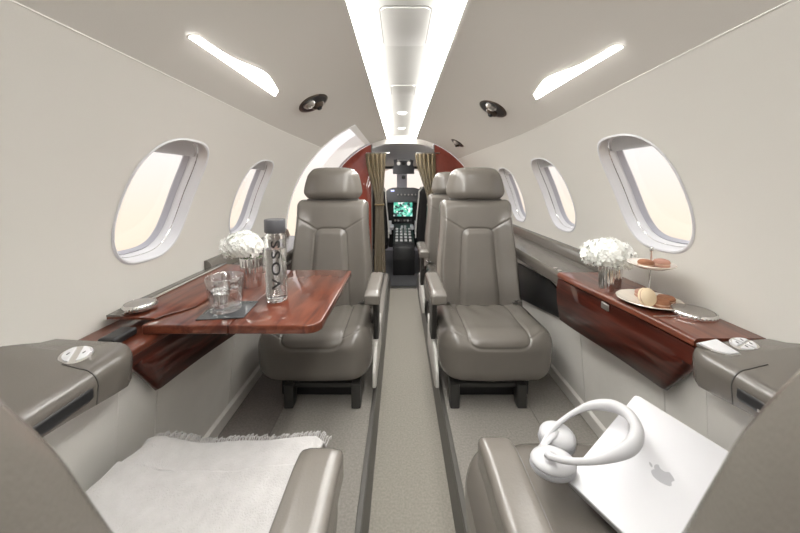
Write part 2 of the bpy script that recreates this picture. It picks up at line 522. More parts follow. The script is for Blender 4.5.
# aft consoles (armrest ledges beside the near seats)
def console_fn(s, y):
    xi = .640+.02*smoothstep(.69, .728, y)+.05*smoothstep(.42, .34, y)
    return ledge_section(s, xi, .622, lerp(.088, .062, smoothstep(.74, .5, y)), slope=con_slope(y), rr=.034)
def con_slope(y): return .008+.040*smoothstep(.735, .60, y)
def zt_console(x, y=.68): return .622+con_slope(y)*(x-.674)/.164
for s in (-1, 1):
    side = 'left' if s < 0 else 'right'
    t = empty('armrest_console', (s*.73, .2, .5))
    tag(t, 'smooth grey armrest console on the %s wall beside the near seat' % side, 'console')
    off = Vector(t.location)
    rows = [[(x-off.x, y-off.y, z-off.z) for x, z in console_fn(s, y)] for y in frange(-.6, .728, 40)]
    obj('console_body', grid(rows, close_v=True, cap=True), 'leather_ledge', t, sharp=50)
    # drawer: slot with black opening on the inner face
    bm = rbox(.006, .075, .013, .006, (4, 16, 6)); bm.transform(Matrix.Translation((s*.6435-off.x, .535-off.y, .580-off.z)))
    obj('slot', bm, 'black', t)
    sec = console_fn(s, .62)[1:-2]
    bm = tube([(x_-off.x, .62-off.y, z_-off.z) for x_, z_ in sec], .0016, n=6)
    obj('drawer_seam', bm, 'leather_dark', t)
    if s > 0:
        bm = box(-.003, .003, -.02, .02, -.003, .003, .001); bm.transform(Matrix.Translation((s*.640-off.x, .55-off.y, .573-off.z)))
        obj('socket', bm, 'satin', t)
    # seat control panels, set in the sloping top
    def button_disc(cx, cy, r, kind):
        c = Vector((s*cx-off.x, cy-off.y, zt_console(cx, cy)-off.z+.004)); tilt = Matrix.Translation(c) @ Matrix.Rotation(-s*.22, 4, 'Y') @ Matrix.Rotation(.15, 4, 'X')
        bm = lathe([(0, .003), (r*.86, .003), (r, .0015), (r, -.012), (0, -.012)], 40); bm.transform(tilt)
        bz = obj('button_panel', bm, 'chrome', t)
        bm = bmesh.new()
        if kind == 2:
            for g in (-1, 1):
                poly = []
                for i in range(17):
                    a = math.radians(lerp(-82, 82, i/16)); poly.append((g*(.12*r+.74*r*math.cos(a)*.9), .82*r*math.sin(a)))
                merge(bm, prism(poly, 2, .002, .0055, .0006), Matrix.Rotation(.5, 4, 'Z'))
        else:
            for g in range(4):
                poly = [(.08*r, .08*r)]+[(.80*r*math.cos(math.radians(a)), .80*r*math.sin(math.radians(a))) for a in range(8, 83, 9)]
                merge(bm, prism(poly, 2, .002, .0055, .0006), Matrix.Rotation(g*PI/2+.3, 4, 'Z'))
        bm.transform(tilt); obj('buttons', bm, 'white', bz)
        bm = bmesh.new()
        for g in range(kind):
            a = 2*PI*g/kind+(.5 if kind == 2 else .3+PI/4); 
            add_tube(bm, [(.46*r*math.cos(a), .46*r*math.sin(a)-.003, .0058), (.46*r*math.cos(a), .46*r*math.sin(a)+.003, .0058)], .0012, n=6)
        bm.transform(tilt); obj('button_marks', bm, 'charcoal', bz)
    if s < 0: button_disc(.712, .650, .027, 2)
    else:
        button_disc(.742, .694, .024, 4)
        poly = [(-.018, .026)]+[(-.018+.036*math.sin(math.radians(a)), -.026+.052*math.cos(math.radians(a))) for a in range(0, 91, 10)]+[(-.018, -.026)]
        poly = [(-.030, .024), (.010, .024), (.012, -.024), (-.006, -.022), (-.020, -.008)]
        c = Vector((.690-off.x, .690-off.y, zt_console(.690, .69)-off.z+.004)); tilt = Matrix.Translation(c) @ Matrix.Rotation(-.22, 4, 'Y') @ Matrix.Rotation(.15, 4, 'X')
        bm = prism([(x*1.15, y*1.12) for x, y in poly], 2, -.004, .002, .0008); bm.transform(tilt); bz = obj('button_panel', bm, 'chrome', t)
        bm = prism(poly, 2, .002, .005, .001); bm.transform(tilt); obj('buttons', bm, 'white', bz)

# wooden table housings (fascia + top) on both sides
def fascia_x(y): return lerp(.612, .668, smoothstep(1.36, .70, y))
def fascia_zb(y):
    return lerp(.425, .435, smoothstep(1.28, .95, y)) if y > .825 else lerp(.435, .565, (.825-y)/.09)
for s in (-1, 1):
    side = 'left' if s < 0 else 'right'
    t = empty('table_housing', (s*.73, 1.02, .42))
    tag(t, ['dark red glossy wood table housing on the left wall under the open table', 'dark red glossy wood table housing on the right wall below the flowers and cake stand'][s > 0], 'cabinet')
    off = Vector(t.location)
    ys = frange(.735, 1.286, 44)
    rows = []
    for y in ys:
        xi = fascia_x(y); zt = .628 if s > 0 else .602; p = [(.8385, zt), (xi+.012, zt)]
        for k_ in range(1, 7):
            a = math.radians(90+90*k_/6); p.append((xi+.012+.012*math.cos(a), zt-.012+.012*math.sin(a)))
        p += [(xi+.001, zt-.020), (xi+.014, zt-.022), (.8385, zt-.022)]
        rows.append([(s*x-off.x, y-off.y, z-off.z) for x, z in p])
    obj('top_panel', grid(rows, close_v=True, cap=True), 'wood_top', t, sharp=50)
    rows = []
    for y in ys:
        xi = fascia_x(y); zb = fascia_zb(y)
        zq = .6035 if s > 0 else .5795
        p = [(xi+.003, zq), (xi-.002, .56), (xi+.003, .50 if zb < .49 else zb+.02), (xi+.016, zb+.005), (xi+.024, zb), (xi+.034, zb+.01), (xi+.034, zq)]
        rows.append([(s*x-off.x, y-off.y, z-off.z) for x, z in p])
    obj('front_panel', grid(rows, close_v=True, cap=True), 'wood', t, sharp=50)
    if s > 0:
        bm = tube([(.67-off.x, .86-off.y, .6285-off.z), (.83-off.x, .86-off.y, .6285-off.z)], .0013, n=6)
        obj('inlay_line', bm, 'satin', t)
        bm = rbox(.003, .018, .011, .003, (4, 10, 8)); bm.transform(Matrix.Translation((fascia_x(1.02)-.001-off.x, 1.02-off.y, .592-off.z)))
        obj('latch', bm, 'satin', t)

# left: sloping flap cover beside the open table
t = empty('ledge_flap', (-.72, 1.07, .6285)); off = Vector(t.location)
tag(t, 'narrow sloping wood flap with silver edge along the left wall beside the open table', 'flap')
rows = []; rows2 = []
for y in frange(.835, 1.36, 24):
    e = smoothstep(.835, .93, y)
    xt, xb = -.790, lerp(-.69, -.636, e); zt = lerp(.638, .643, e)
    rows.append([(x-off.x, y-off.y, z-off.z) for x, z in ((xt, zt), (xb, .634), (xb+.003, .631), (xb-.004, .6295), (-.817, .6295), (-.817, zt-.002))])
    rows2.append([(x-off.x, y-off.y, z-off.z) for x, z in ((xt+.012, zt+.000), (xt+.008, zt+.003), (xt-.008, zt+.004), (-.818, zt+.003), (-.818, zt-.001), (xt-.001, zt-.001), (xt-.001, zt-.0005))])
obj('flap_panel', grid(rows, close_v=True, cap=True), 'wood_top', t, sharp=50)
obj('edge_trim', grid(rows2, close_v=True, cap=True), 'leather_ledge', t, sharp=50)
obj('edge_bead', tube([(-.778-off.x, y-off.y, lerp(.6405, .6455, smoothstep(.835, .93, y))-off.z) for y in frange(.84, 1.355, 20)], .0045, n=8), 'chrome', t)
bm = rbox(.022, .035, .010, .006, (8, 12, 6)); bm.transform(Matrix.Translation((-.735-off.x, .775-off.y, -.0155)))
obj('hinge_cover', bm, 'black', t)

def cup_cover(x, y, z, label, rx=.052, ry=.052):
    t = empty('cup_holder_cover', (x, y, z)); tag(t, label, 'cup holder cover')
    n_ = 32
    obj('ring', lathe([(0, 0), (rx*.97, 0), (rx, .003), (rx, .011), (rx*.93, .015), (rx*.9, .0145), (rx*.9, .010), (0, .010)], 128, wob=lambda a, zz: 1+(.018*math.cos(n_*a) if .001 < zz < .013 else 0)), 'chrome', t)
    obj('lid', lathe([(0, .0165), (rx*.7, .0162), (rx*.86, .0145), (rx*.88, .0102), (0, .0102)], 48), 'satin', t)
cup_cover(.784, .866, .628, 'round silver fluted cup holder cover on the right wooden ledge behind the cakes')
cup_cover(-.762, .880, .6445, 'oval silver cup holder cover at the near end of the left wooden ledge', .040, .060)

# ------------------------------------------------------------------ folding table (left)
t = empty('folding_table', (-.44, 1.07, .60)); off = Vector(t.location)
tag(t, 'glossy mahogany folding table extended from the left wall into the cabin', 'table')
def table_leaf(x0, x1, corner):
    pts = []
    y0, y1 = .805, 1.325
    if corner:
        c = [(x0, y0)]
        # near corner: rounded chamfer
        for k_ in range(9):
            a = math.radians(-90+75*k_/8); c.append((x1-.045+.04*math.cos(a), y0+.04+.04*math.sin(a)))
        c += [(x1, y1-.02), (x1-.006, y1-.006), (x1-.02, y1), (x0, y1)]
        pts = c
    else: pts = [(x0, y0), (x1, y0), (x1, y1), (x0, y1)]
    return [(x-off.x, y-off.y) for x, y in pts]
obj('inner_leaf', prism(table_leaf(-.700, -.478, False), 2, .003, .0275, .004, 3), 'wood_top', t)
obj('outer_leaf', prism(table_leaf(-.4765, -.232, True), 2, .003, .0275, .004, 3), 'wood_top', t)
for yy in (.86, 1.27):
    bm = box(-.03, .03, -.012, .012, -.006, .003, .002); bm.transform(Matrix.Translation((-.477-off.x, yy-off.y, 0)))
    obj('hinge', bm, 'satin', t)
for yy in (.915, 1.215):
    obj('support_arm', box(-.59-off.x, -.30-off.x, yy-.015-off.y, yy+.015-off.y, -.018, .003, .003), 'dark', t)

TT = .6277
# tumbler
t = empty('tumbler', (-.532, .900, TT+.004)); tag(t, 'cut-glass tumbler half full of water on the grey coaster', 'glass')
def fl(a, z): return 1+(.022*math.cos(14*a) if .012 < z < .062 else 0)
obj('glass_body', lathe([(0, 0), (.040, 0), (.043, .004), (.045, .03), (.0475, .062), (.050, .096), (.0490, .098), (.0475, .096), (.0445, .062), (.0415, .030), (.0385, .016), (0, .014)], 112, wob=fl), 'thin', t, sharp=60)
obj('water', lathe([(0, .0145), (.0375, .0165), (.0405, .030), (.0428, .056), (0, .056)], 64), 'water', t)
o = obj('coaster', rbox(.062, .062, .0017, .0015, (8, 8, 2)), 'coaster'); o.location = (-.523, .900, TT+.0019); o.rotation_euler = (0, 0, .12)
tag(o, 'square dark glossy coaster under the water tumbler', 'coaster')

# bottle with vertical lettering
BX, BY = -.418, .985
t = empty('water_bottle', (BX, BY, TT)); tag(t, 'tall clear cylindrical water bottle with grey cap on the open table', 'bottle')
obj('bottle_glass', lathe([(0, .004), (.020, .002), (.030, 0), (.0325, .004), (.0325, .198), (.0315, .207), (.027, .212), (.027, .214), (.0245, .214), (.0245, .210), (.0285, .204), (.0292, .196), (.0292, .012), (.020, .009), (0, .011)], 64), 'glass', t, sharp=60)
obj('water', lathe([(0, .0115), (.020, .0095), (.0287, .0125), (.0287, .165), (0, .165)], 64), 'water', t)
obj('cap', lathe([(0, .2143), (.0298, .2143), (.0312, .216), (.0312, .253), (.0300, .255), (0, .255)], 64), 'bottlecap', t)
cu = bpy.data.curves.new('lettering', 'FONT'); cu.body = 'VOSS'; cu.size = .036; cu.extrude = .0003; cu.offset = .0004; cu.space_character = 1.25; cu.align_x = 'CENTER'; cu.align_y = 'CENTER'; cu.resolution_u = 4
to = bpy.data.objects.new('lettering', cu); COL.objects.link(to)
bpy.context.view_layer.update()
me = bpy.data.meshes.new_from_object(to.evaluated_get(bpy.context.evaluated_depsgraph_get()))
bpy.data.objects.remove(to)
bm = bmesh.new(); bm.from_mesh(me); bpy.data.meshes.remove(me)
cam_dir = math.atan2(-BY, -.03-BX)
for _ in range(2):
    bmesh.ops.subdivide_edges(bm, edges=[e for e in bm.edges if e.calc_length() > .008], cuts=1)
xs = [v.co.x for v in bm.verts]; ys_ = [v.co.y for v in bm.verts]
xm, ym = (min(xs)+max(xs))/2, (min(ys_)+max(ys_))/2
kx = .150/(max(xs)-min(xs)); ky = .026/(max(ys_)-min(ys_))
for v in bm.verts:
    u = (v.co.x-xm)*kx; w = (v.co.y-ym)*ky; d = .0328+v.co.z
    a = cam_dir-w/.0328          # text up points to the left, reads upwards
    v.co = Vector((d*math.cos(a), d*math.sin(a), .118+u))
obj('lettering', bm, 'black', t, smooth=False)

# flowers in metal cups
def hydrangea(parent, c, rx, rz, n, seed):
    rnd = random.Random(seed); bm = bmesh.new()
    for i in range(n):
        zz = 1-2*(i+.5)/n
        if zz < -.72: continue
        th = i*2.39996; rr = math.sqrt(1-zz*zz)
        d = Vector((rr*math.cos(th), rr*math.sin(th), zz))
        bump = 1+.10*math.sin(3*th+seed)*rr+rnd.uniform(-.07, .07)
        p = Vector(c)+Vector((d.x*rx*bump, d.y*rx*bump, d.z*rz*bump))
        nrm = (d+Vector((rnd.uniform(-.4, .4), rnd.uniform(-.4, .4), rnd.uniform(-.4, .4)))).normalized()
        a = nrm.orthogonal().normalized(); b_ = nrm.cross(a); ph = rnd.uniform(0, PI); s_ = rnd.uniform(.0095, .0135)
        for q in range(4):
            an = ph+q*PI/2; e = a*math.cos(an)+b_*math.sin(an); f = nrm.cross(e)
            pts = [p, p+e*s_*.5+f*s_*.42+nrm*.002, p+e*s_*1.0+f*s_*.30+nrm*.0035, p+e*s_*1.08+nrm*.002, p+e*s_*1.0-f*s_*.30+nrm*.0035, p+e*s_*.5-f*s_*.42+nrm*.002]
            vs = [bm.verts.new(x) for x in pts]
            bm.faces.new((vs[0], vs[1], vs[2], vs[3])); bm.faces.new((vs[0], vs[3], vs[4], vs[5]))
    core = bmesh.new(); bmesh.ops.create_icosphere(core, subdivisions=3, radius=1)
    merge(bm, core, Matrix.Translation(Vector(c)) @ Matrix.Diagonal((rx*.86, rx*.86, rz*.84, 1)))
    o = obj('petals', bm, 'petal', parent, sharp=None); o['kind'] = 'stuff'
    return o
def cup_vase(parent, cx, cy, r, h):
    def rib(a, z): return 1+.035*math.cos(18*a)
    bm = lathe([(0, .0), (r*.80, 0), (r*.84, .003), (r, h-.002), (r*.985, h), (r*.95, h-.003), (r*.8, .008), (0, .006)], 144, cx=cx, cy=cy, wob=rib)
    return obj('vase', bm, 'chrome', parent)
t = empty('flower_vase', (-.556, 1.115, TT)); tag(t, 'ball of white flowers in a ribbed silver cup on the open table', 'vase of flowers')
cup_vase(t, 0, 0, .037, .105)
bm = bmesh.new()
for q in range(6): add_tube(bm, [(.012*math.cos(q), .012*math.sin(q), .02), (.02*math.cos(q), .02*math.sin(q), .13)], .003, n=6)
obj('stems', bm, 'green', t)
hydrangea(t, (-.026, 0, .145), .062, .046, 190, 3)
t = empty('flower_vase', (.690, 1.085, .628)); tag(t, 'larger ball of white flowers in ribbed silver cups on the right wooden ledge', 'vase of flowers')
cup_vase(t, -.014, -.012, .026, .088); cup_vase(t, .030, .018, .026, .085)
bm = bmesh.new()
for q in range(6): add_tube(bm, [(-.01+.010*math.cos(q), -.01+.01*math.sin(q), .02), (.02*math.cos(q), .02*math.sin(q), .12)], .003, n=6)
obj('stems', bm, 'green', t)
hydrangea(t, (.006, .020, .118), .074, .050, 260, 5)

# tiered stand with macarons
SX, SY, SZ = .728, .952, .628
t = empty('cake_stand', (SX, SY, SZ)); tag(t, 'two-tier pearl cake stand with a slim silver pole on the right ledge', 'cake stand')
def plate(r, z, n=14):
    return lathe([(0, z), (r*.62, z), (r*.93, z+.009), (r, z+.0125), (r*.985, z+.0145), (r*.90, z+.0115), (r*.60, z+.0028), (0, z+.0028)], 140, wob=lambda a, zz: 1+(.02*abs(math.sin(n*a/2)) if zz > z+.008 else 0))
obj('lower_plate', plate(.083, .002), 'plate', t)
obj('upper_plate', plate(.060, .112, 12), 'plate', t)
obj('pole', lathe([(0, 0), (.010, 0), (.008, .004), (.0035, .010), (.0030, .108), (.006, .111), (.006, .117), (.0028, .120), (.0028, .158), (.006, .163), (.0065, .168), (.004, .174), (0, .176)], 24), 'chrome', t)
def macaron(x, y, z, r, m_, label, rot=(0, 0, 0)):
    t = empty('macaron', (x, y, z)); t.rotation_euler = rot; tag(t, label, 'macaron')
    obj('lower_shell', lathe([(0, 0), (r*.8, 0), (r, .004), (r*.97, .0085), (0, .0085)], 32), m_, t)
    obj('filling', lathe([(0, .0085), (r*.93, .0085), (r*.93, .0125), (0, .0125)], 32), 'filling', t)
    obj('upper_shell', lathe([(0, .0125), (r*.98, .0125), (r, .016), (r*.85, .0215), (r*.5, .024), (0, .025)], 32), m_, t)
macaron(SX-.038, SY-.028, SZ+.031, .026, 'macaron_cream', 'pale cream macaron leaning on edge on the lower plate, nearest the front', (math.radians(72), 0, .25))
macaron(SX+.004, SY-.040, SZ+.0052, .023, 'macaron_brown', 'brown macaron lying flat on the lower plate in front of the pole')
macaron(SX+.042, SY-.012, SZ+.0052, .023, 'macaron_brown', 'brown macaron lying flat at the right side of the lower plate')
macaron(SX+.012, SY+.040, SZ+.0052, .022, 'macaron_pink', 'rosy brown macaron lying behind the pole on the lower plate')
macaron(SX-.026, SY-.014, SZ+.1152, .021, 'macaron_brown', 'brown macaron at the left side of the upper plate')
macaron(SX+.026, SY-.008, SZ+.1152, .021, 'macaron_pink', 'rosy brown macaron at the right side of the upper plate')

# ------------------------------------------------------------------ seats
def groove(d, w, depth): return -depth*math.exp(-(d/w)**2)
def sd_rrect(x, y, hx, hy, r):
    qx = abs(x)-hx+r; qy = abs(y)-hy+r
    return math.hypot(max(qx, 0), max(qy, 0))+min(max(qx, qy), 0)-r
def seg_d(px, py, ax, ay, bx, by):
    vx, vy = bx-ax, by-ay; t_ = max(0, min(1, ((px-ax)*vx+(py-ay)*vy)/(vx*vx+vy*vy)))
    return math.hypot(px-ax-vx*t_, py-ay-vy*t_)

def build_seat(name, arm_side, depth=.50, back_y=.36, back_top=.455, ctop=.345, near=False, arm_x=.262, arm_w=.036):
    """local frame: seat faces -Y, origin on the floor under the cushion's front centre"""
    root = empty(name)
    # cushion
    hx, hy, hz = .257, depth/2+.0, .118
    zt = ctop
    def cf(x, y, z):
        X, Y, Z = x, y+hy, z+zt-hz            # local coordinates
        front = smoothstep(.20, 0, Y)
        top = smoothstep(zt-.08, zt-.01, Z)
        # width slightly narrower at the rear, and rounder front
        X *= lerp(1.0, .94, smoothstep(.05, depth, Y))
        X *= 1-.04*smoothstep(zt-.10, zt-.235, Z)
        t_ = Y-(zt-Z) if Y < .2 else Y
        # bolsters
        Z += top*(.012*smoothstep(.13, .21, abs(X))*(1-.5*smoothstep(.245, .257, abs(X))) - .012*math.exp(-((X/.16)**2))*smoothstep(0, .12, Y))
        d = sd_rrect(X, t_-.16, .132, .215, .05)
        g = groove(d, .0045, .0075)
        if t_ < .16:
            for s_ in (-1, 1):
                dd = seg_d(s_*X, t_, .128, .0, .20, .035); g += groove(dd, .0045, .004)*(1 if s_*X > .125 else 0)
        dd = abs(t_+.075); g += groove(dd, .004, .0025)*(1 if abs(X) > .0 else 0)*0
        puff = .006*smoothstep(0, -.05, d)
        # push along approx normal (top -> z, front -> -y)
        wz = smoothstep(0, .08, Y); n_ = g+puff
        Z += n_*top*max(wz, .3); Y -= n_*(1-wz)*.9
        # small leather creases at the rear corners
        Z += top*.0022*math.sin(60*X+25*Y)*smoothstep(depth*.25, depth*.6, Y)
        Y -= .018*front*math.cos(min(1, abs(X)/.25)*PI/2)
        return (X, Y, Z)
    obj('seat_cushion', rbox(hx, hy, hz, (.085, .09, .075), (124, 110, 44), cf), 'leather', root, sharp=None)
    # backrest
    H = .70 if near else .60; zb = ctop-.05; th = .055
    def back_plane(v): return lerp(back_y, back_top, (v/H)**1.15 if v > 0 else 0)
    def bf(x, y, z):
        v = z+H/2
        w = lerp(.246, .208 if near else .202, smoothstep(0, H*.9, v)); w -= .012*smoothstep(.02, .10, v)*smoothstep(.3, .1, v)
        X = x/.25*w
        fr = smoothstep(.01, -.05, y)             # front surface weight
        side = smoothstep(.10, w, abs(X))
        Y = y+back_plane(v)+th
        Y -= fr*(.028*side*smoothstep(H, H*.75, v)*smoothstep(w+.002, w-.03, abs(X)) )
        Y -= fr*.012*math.exp(-((v-.12)/.10)**2)
        d = sd_rrect(X, v-.16, lerp(.112, .084, min(1, v/.45)), .285, .04)
        g = groove(d, .0042, .0075)
        puff = .011*smoothstep(0, -.03, d)
        if near: g = 0; puff = 0
        elif v > .40:
            ax = .085
            dd = seg_d(abs(X), v, ax-.008, .437, .203, .515)
            if abs(X) > ax-.012: g += groove(dd, .004, .005)
        Y -= fr*(g+puff)
        return (X, Y, v+zb)
    obj('backrest', rbox(.25, th, H/2, (.04, .045, .04), (112, 10, 132), bf), 'leather', root, sharp=None)
    # side shells of the back
    # headrest
    hz0 = zb+H+.001; HH = .182
    def hf(x, y, z):
        v = z+HH/2
        w = lerp(.168, .142, smoothstep(.02, HH*1.02, v)**1.2)
        w *= 1-.02*smoothstep(.04, 0, v)
        X = x/.17*w
        Y = y+back_plane(H)+.048-.004+.020*smoothstep(.0, .2, v)
        Y -= .012*smoothstep(.01, -.04, y)*math.cos(min(1, abs(X)/.16)*PI/2)*1.0
        Y += .020*smoothstep(.06, .17, abs(X))*smoothstep(.01, -.04, y)
        Z = v+hz0-.012*smoothstep(.05, .16, abs(X))*smoothstep(.10, HH, v)
        return (X, Y, Z)
    obj('headrest', rbox(.17, .048, HH/2, (.05, .046, .05), (48, 16, 36), hf), 'leather', root, sharp=None)
    bm = rbox(.145, .030, .008, .006, (20, 6, 4)); bm.transform(Matrix.Translation((0, back_plane(H)+.055, hz0-.002)))
    obj('headrest_gap', bm, 'leather_dark', root)
    # armrest (aisle side)
    ax = arm_side*arm_x; az = .525
    a0, a1 = (.0, .335) if not near else (.229, back_top+.02)
    L = (a1-a0)/2
    def af(x, y, z):
        X = x*lerp(1.0, .96, smoothstep(L, -L, y)); Z = z
        Z -= .0035*smoothstep(.018, .036, abs(x))*(1 if z > 0 else 0)
        Z -= .006*smoothstep(-L+.05, -L, y)
        return (X+ax, y+(a0+a1)/2, Z+az-.024)
    a = obj('armrest', rbox(arm_w, L, .024 if not near else .030, (.009, .012, .009), (20, 40, 14), af), 'leather', root, sharp=None)
    pr = [(a0+(.19 if not near else .06), az-.045), (a1, az-.045), (a1, ctop-.14), (a1-.10, ctop-.14), (a1-.15, ctop)]
    obj('armrest_support', prism(pr, 0, ax-.012, ax+.012, .004), 'leather_ledge' if near else 'dark', root)
    if not near:
        bm = rbox(.012, .03, .018, .006, (6, 8, 8)); bm.transform(Matrix.Translation((ax, a0+.20, az-.10)))
        obj('recline_handle', bm, 'dark', root)
    # shell below the cushion on the aisle side
    xs_ = arm_side*.262
    pr = [(.07, .06), (.075, .13), (.16, .20), (depth, .23), (depth, .04), (.12, .035)]
    obj('side_shroud', prism(pr, 0, xs_-.006, xs_+.010, .004), 'lower', root)
    # base frame
    bm = bmesh.new()
    bx = arm_side*.040
    for q in (-1, 1): add_box(bm, bx+q*.148-.02, bx+q*.148+.02, .03, depth-.02, .080, .110, .004)
    add_box(bm, bx-.13, bx+.13, .040, .085, .082, .104, .004); add_box(bm, bx-.13, bx+.13, depth-.06, depth-.02, .082, .108, .004)
    obj('base_frame', bm, 'dark', root)
    for sx in (-1, 1):
        for yy in (.03, depth-.07):
            pr = [(yy-.012, .108), (yy+.065, .108), (yy+.050, .05), (yy+.030, .002), (yy-.016, .002), (yy-.012, .03)]
            lx = bx+sx*.148
            obj('leg', prism(pr, 0, lx-.021, lx+.021, .005), 'dark', root)
    bm = box(-.17, .17, .10, depth-.06, .004, .10, .01); obj('pedestal', bm, 'black', root)
    # belt halves with buckles in the crease
    for sx in (-1, 1):
        bm = bmesh.new()
        add_tube(bm, [(sx*.205, back_y+.06, ctop-.01), (sx*.195, back_y+.0, ctop+.012), (sx*.175, back_y-.040, ctop+.012)], .017, n=8, flat=(1, .12))
        b0 = obj('seat_belt', bm, 'leather_dark', root)
        bm = rbox(.020, .014, .005, .004, (8, 6, 4)); bm.transform(Matrix.Translation((sx*.200, back_y-.012, ctop+.020)) @ Matrix.Rotation(sx*.4, 4, 'Z'))
        obj('buckle', bm, 'chrome', b0)
    return root

s1 = build_seat('cabin_seat', -1)
s1.location = (.400, 1.325, 0); tag(s1, 'grey leather cabin seat on the right facing the viewer, front one beside the wooden ledge', 'seat', 'cabin seats')
s2 = build_seat('cabin_seat', 1); s2.location = (-.412, 1.325, 0)
tag(s2, 'grey leather cabin seat on the left, partly hidden by the open table', 'seat', 'cabin seats')
s3 = copy_tree(s1); s3.location = (.400, 2.16, 0); tag(s3, 'grey leather cabin seat almost hidden behind the right-hand seat', 'seat', 'cabin seats')
n1 = build_seat('cabin_seat', -1, depth=.53, back_y=.455, back_top=.655, ctop=.335, near=True, arm_w=.041)
n1.rotation_euler = (0, 0, PI); n1.location = (-.432, .775, 0)
tag(n1, 'near left grey leather seat under the white blanket, its blurred back at the left edge', 'seat', 'cabin seats')
n2 = build_seat('cabin_seat', 1, depth=.55, back_y=.485, back_top=.66, ctop=.335, near=True, arm_x=.237, arm_w=.034)
n2.rotation_euler = (0, 0, PI); n2.location = (.384, .80, 0)
tag(n2, 'near right grey leather seat carrying the laptop, its blurred back at the right edge', 'seat', 'cabin seats')

# ------------------------------------------------------------------ blanket on the near left seat
t = empty('blanket', (-.40, .60, .36)); off = Vector(t.location)
tag(t, 'folded white woven blanket with looped fringe over the near left seat', 'blanket')
def blz(x, y):
    z = .358+.010*math.exp(-((abs(x+.43)-.20)/.05)**2)-.010*math.exp(-((x+.43)/.16)**2)
    z += .0035*math.sin(14*x+9*y)+.002*math.sin(41*x-17*y+1)+.0016*math.sin(77*y+19*x)
    return z
NX, NY = 90, 80
def bl(u, v, lift):
    # u across (0 left .. 1 right) v from the front edge (0) to the back (1)
    y = lerp(.772, .29, v); xl = lerp(-.655, -.678, smoothstep(0, .25, v)); xr = -.222
    x = lerp(xl, xr, u)+.004*math.sin(9*v+2)*(u > .5)
    z = blz(x, y)
    z -= .03*smoothstep(.06, 0, v)**2
    z -= .05*smoothstep(.05, 0, u)*smoothstep(.0, .2, v)+.012*smoothstep(.95, 1, u)
    return (x-off.x, y-off.y, z+lift-off.z)
rows = [[bl(i/NX, j/NY, .007) for i in range(NX+1)]+[bl(i/NX, j/NY, .0) for i in range(NX, -1, -1)] for j in range(NY+1)]
obj('blanket_cloth', grid(rows, close_v=True, cap=True), 'cloth', t, sharp=None)
rows = [[bl(lerp(.03, .93, i/NX), lerp(.22, 1, j/NY), .014+.0005*math.sin(i)) for i in range(NX+1)]+[bl(lerp(.03, .93, i/NX), lerp(.22, 1, j/NY), .008) for i in range(NX, -1, -1)] for j in range(NY+1)]
obj('upper_fold', grid(rows, close_v=True, cap=True), 'cloth', t, sharp=None)
rnd = random.Random(4); bm = bmesh.new()
for i in range(96):
    u = i/95; p = Vector(bl(u, .012, .006)); q = rnd.uniform(.012, .02); dx = rnd.uniform(.002, .008)
    add_tube(bm, [p, p+Vector((dx*.5, .006, .004)), p+Vector((dx, q*.8, .010)), p+Vector((dx*1.5, q*1.2, .008)), p+Vector((dx*1.2, q*1.25, -.002))], .0013, n=5)
o = obj('fringe', bm, 'cloth', t); o['kind'] = 'stuff'

# ------------------------------------------------------------------ laptop
PA, PB, PC_, PD = Vector((.313, .625, .384)), Vector((.574, .786, .457)), Vector((.698, .603, .418)), Vector((.437, .441, .345))
ctr = (PA+PB+PC_+PD)/4
ex = (PB-PA).normalized(); n_ = ex.cross(PC_-PB).normalized()
if n_.z < 0: n_ = -n_
ey = n_.cross(ex)            # points from D/C side towards... made explicit below
if ey.dot(PA-PD) < 0: ey = -ey; 
ex = ey.cross(n_)
mt = Matrix((ex, ey, n_)).transposed().to_4x4(); mt.translation = ctr
t = empty('laptop'); t.matrix_world = mt @ Matrix.Translation((0, 0, 0))
tag(t, 'closed silver laptop with a fruit logo lying on the near right seat', 'laptop')
LW, LD = .1565, .1105
def slab(z0, z1, k_, b_):
    return prism(rrect(0, 0, LW-k_, LD-k_, .012), 2, z0, z1, b_, 2)
obj('lid', slab(-.0050, 0, 0, .0014), 'laptop', t)
obj('base', slab(-.0150, -.0056, 0, .002), 'laptop_edge', t)
def apple():
    pts = []
    key = [(0, .70), (.18, .80), (.42, .86), (.66, .80), (.82, .62), (.62, .44), (.54, .20), (.60, -.08), (.88, -.34), (.76, -.62), (.56, -.88), (.38, -.98), (.20, -.92), (0, -.86), (-.20, -.92), (-.38, -.98), (-.60, -.84), (-.80, -.50), (-.92, -.08), (-.90, .34), (-.74, .66), (-.46, .84), (-.20, .80)]
    N = len(key)
    for i in range(N):
        p0, p1, p2, p3 = key[i-1], key[i], key[(i+1) % N], key[(i+2) % N]
        for k_ in range(5):
            u = k_/5
            pts.append(tuple(.5*((2*p1[c])+(-p0[c]+p2[c])*u+(2*p0[c]-5*p1[c]+4*p2[c]-p3[c])*u*u+(-p0[c]+3*p1[c]-3*p2[c]+p3[c])*u**3) for c in (0, 1)))
    return pts
def leaf():
    pts = []
    for k_ in range(9): a = math.radians(90*k_/8); pts.append((.02+.40*(1-math.cos(a)), .92+.42*math.sin(a)))
    for k_ in range(1, 8): a = math.radians(90*k_/8); pts.append((.42-.40*(1-math.cos(a)), 1.34-.42*math.sin(a)))
    return pts
S_ = .0185
bm = prism([(x*S_, y*S_) for x, y in apple()], 2, .0000, .0004); merge(bm, prism([(x*S_, y*S_) for x, y in leaf()], 2, .0000, .0004))
bm.transform(Matrix.Translation((0, 0, .0001)))
obj('logo', bm, 'logo', t, smooth=False)

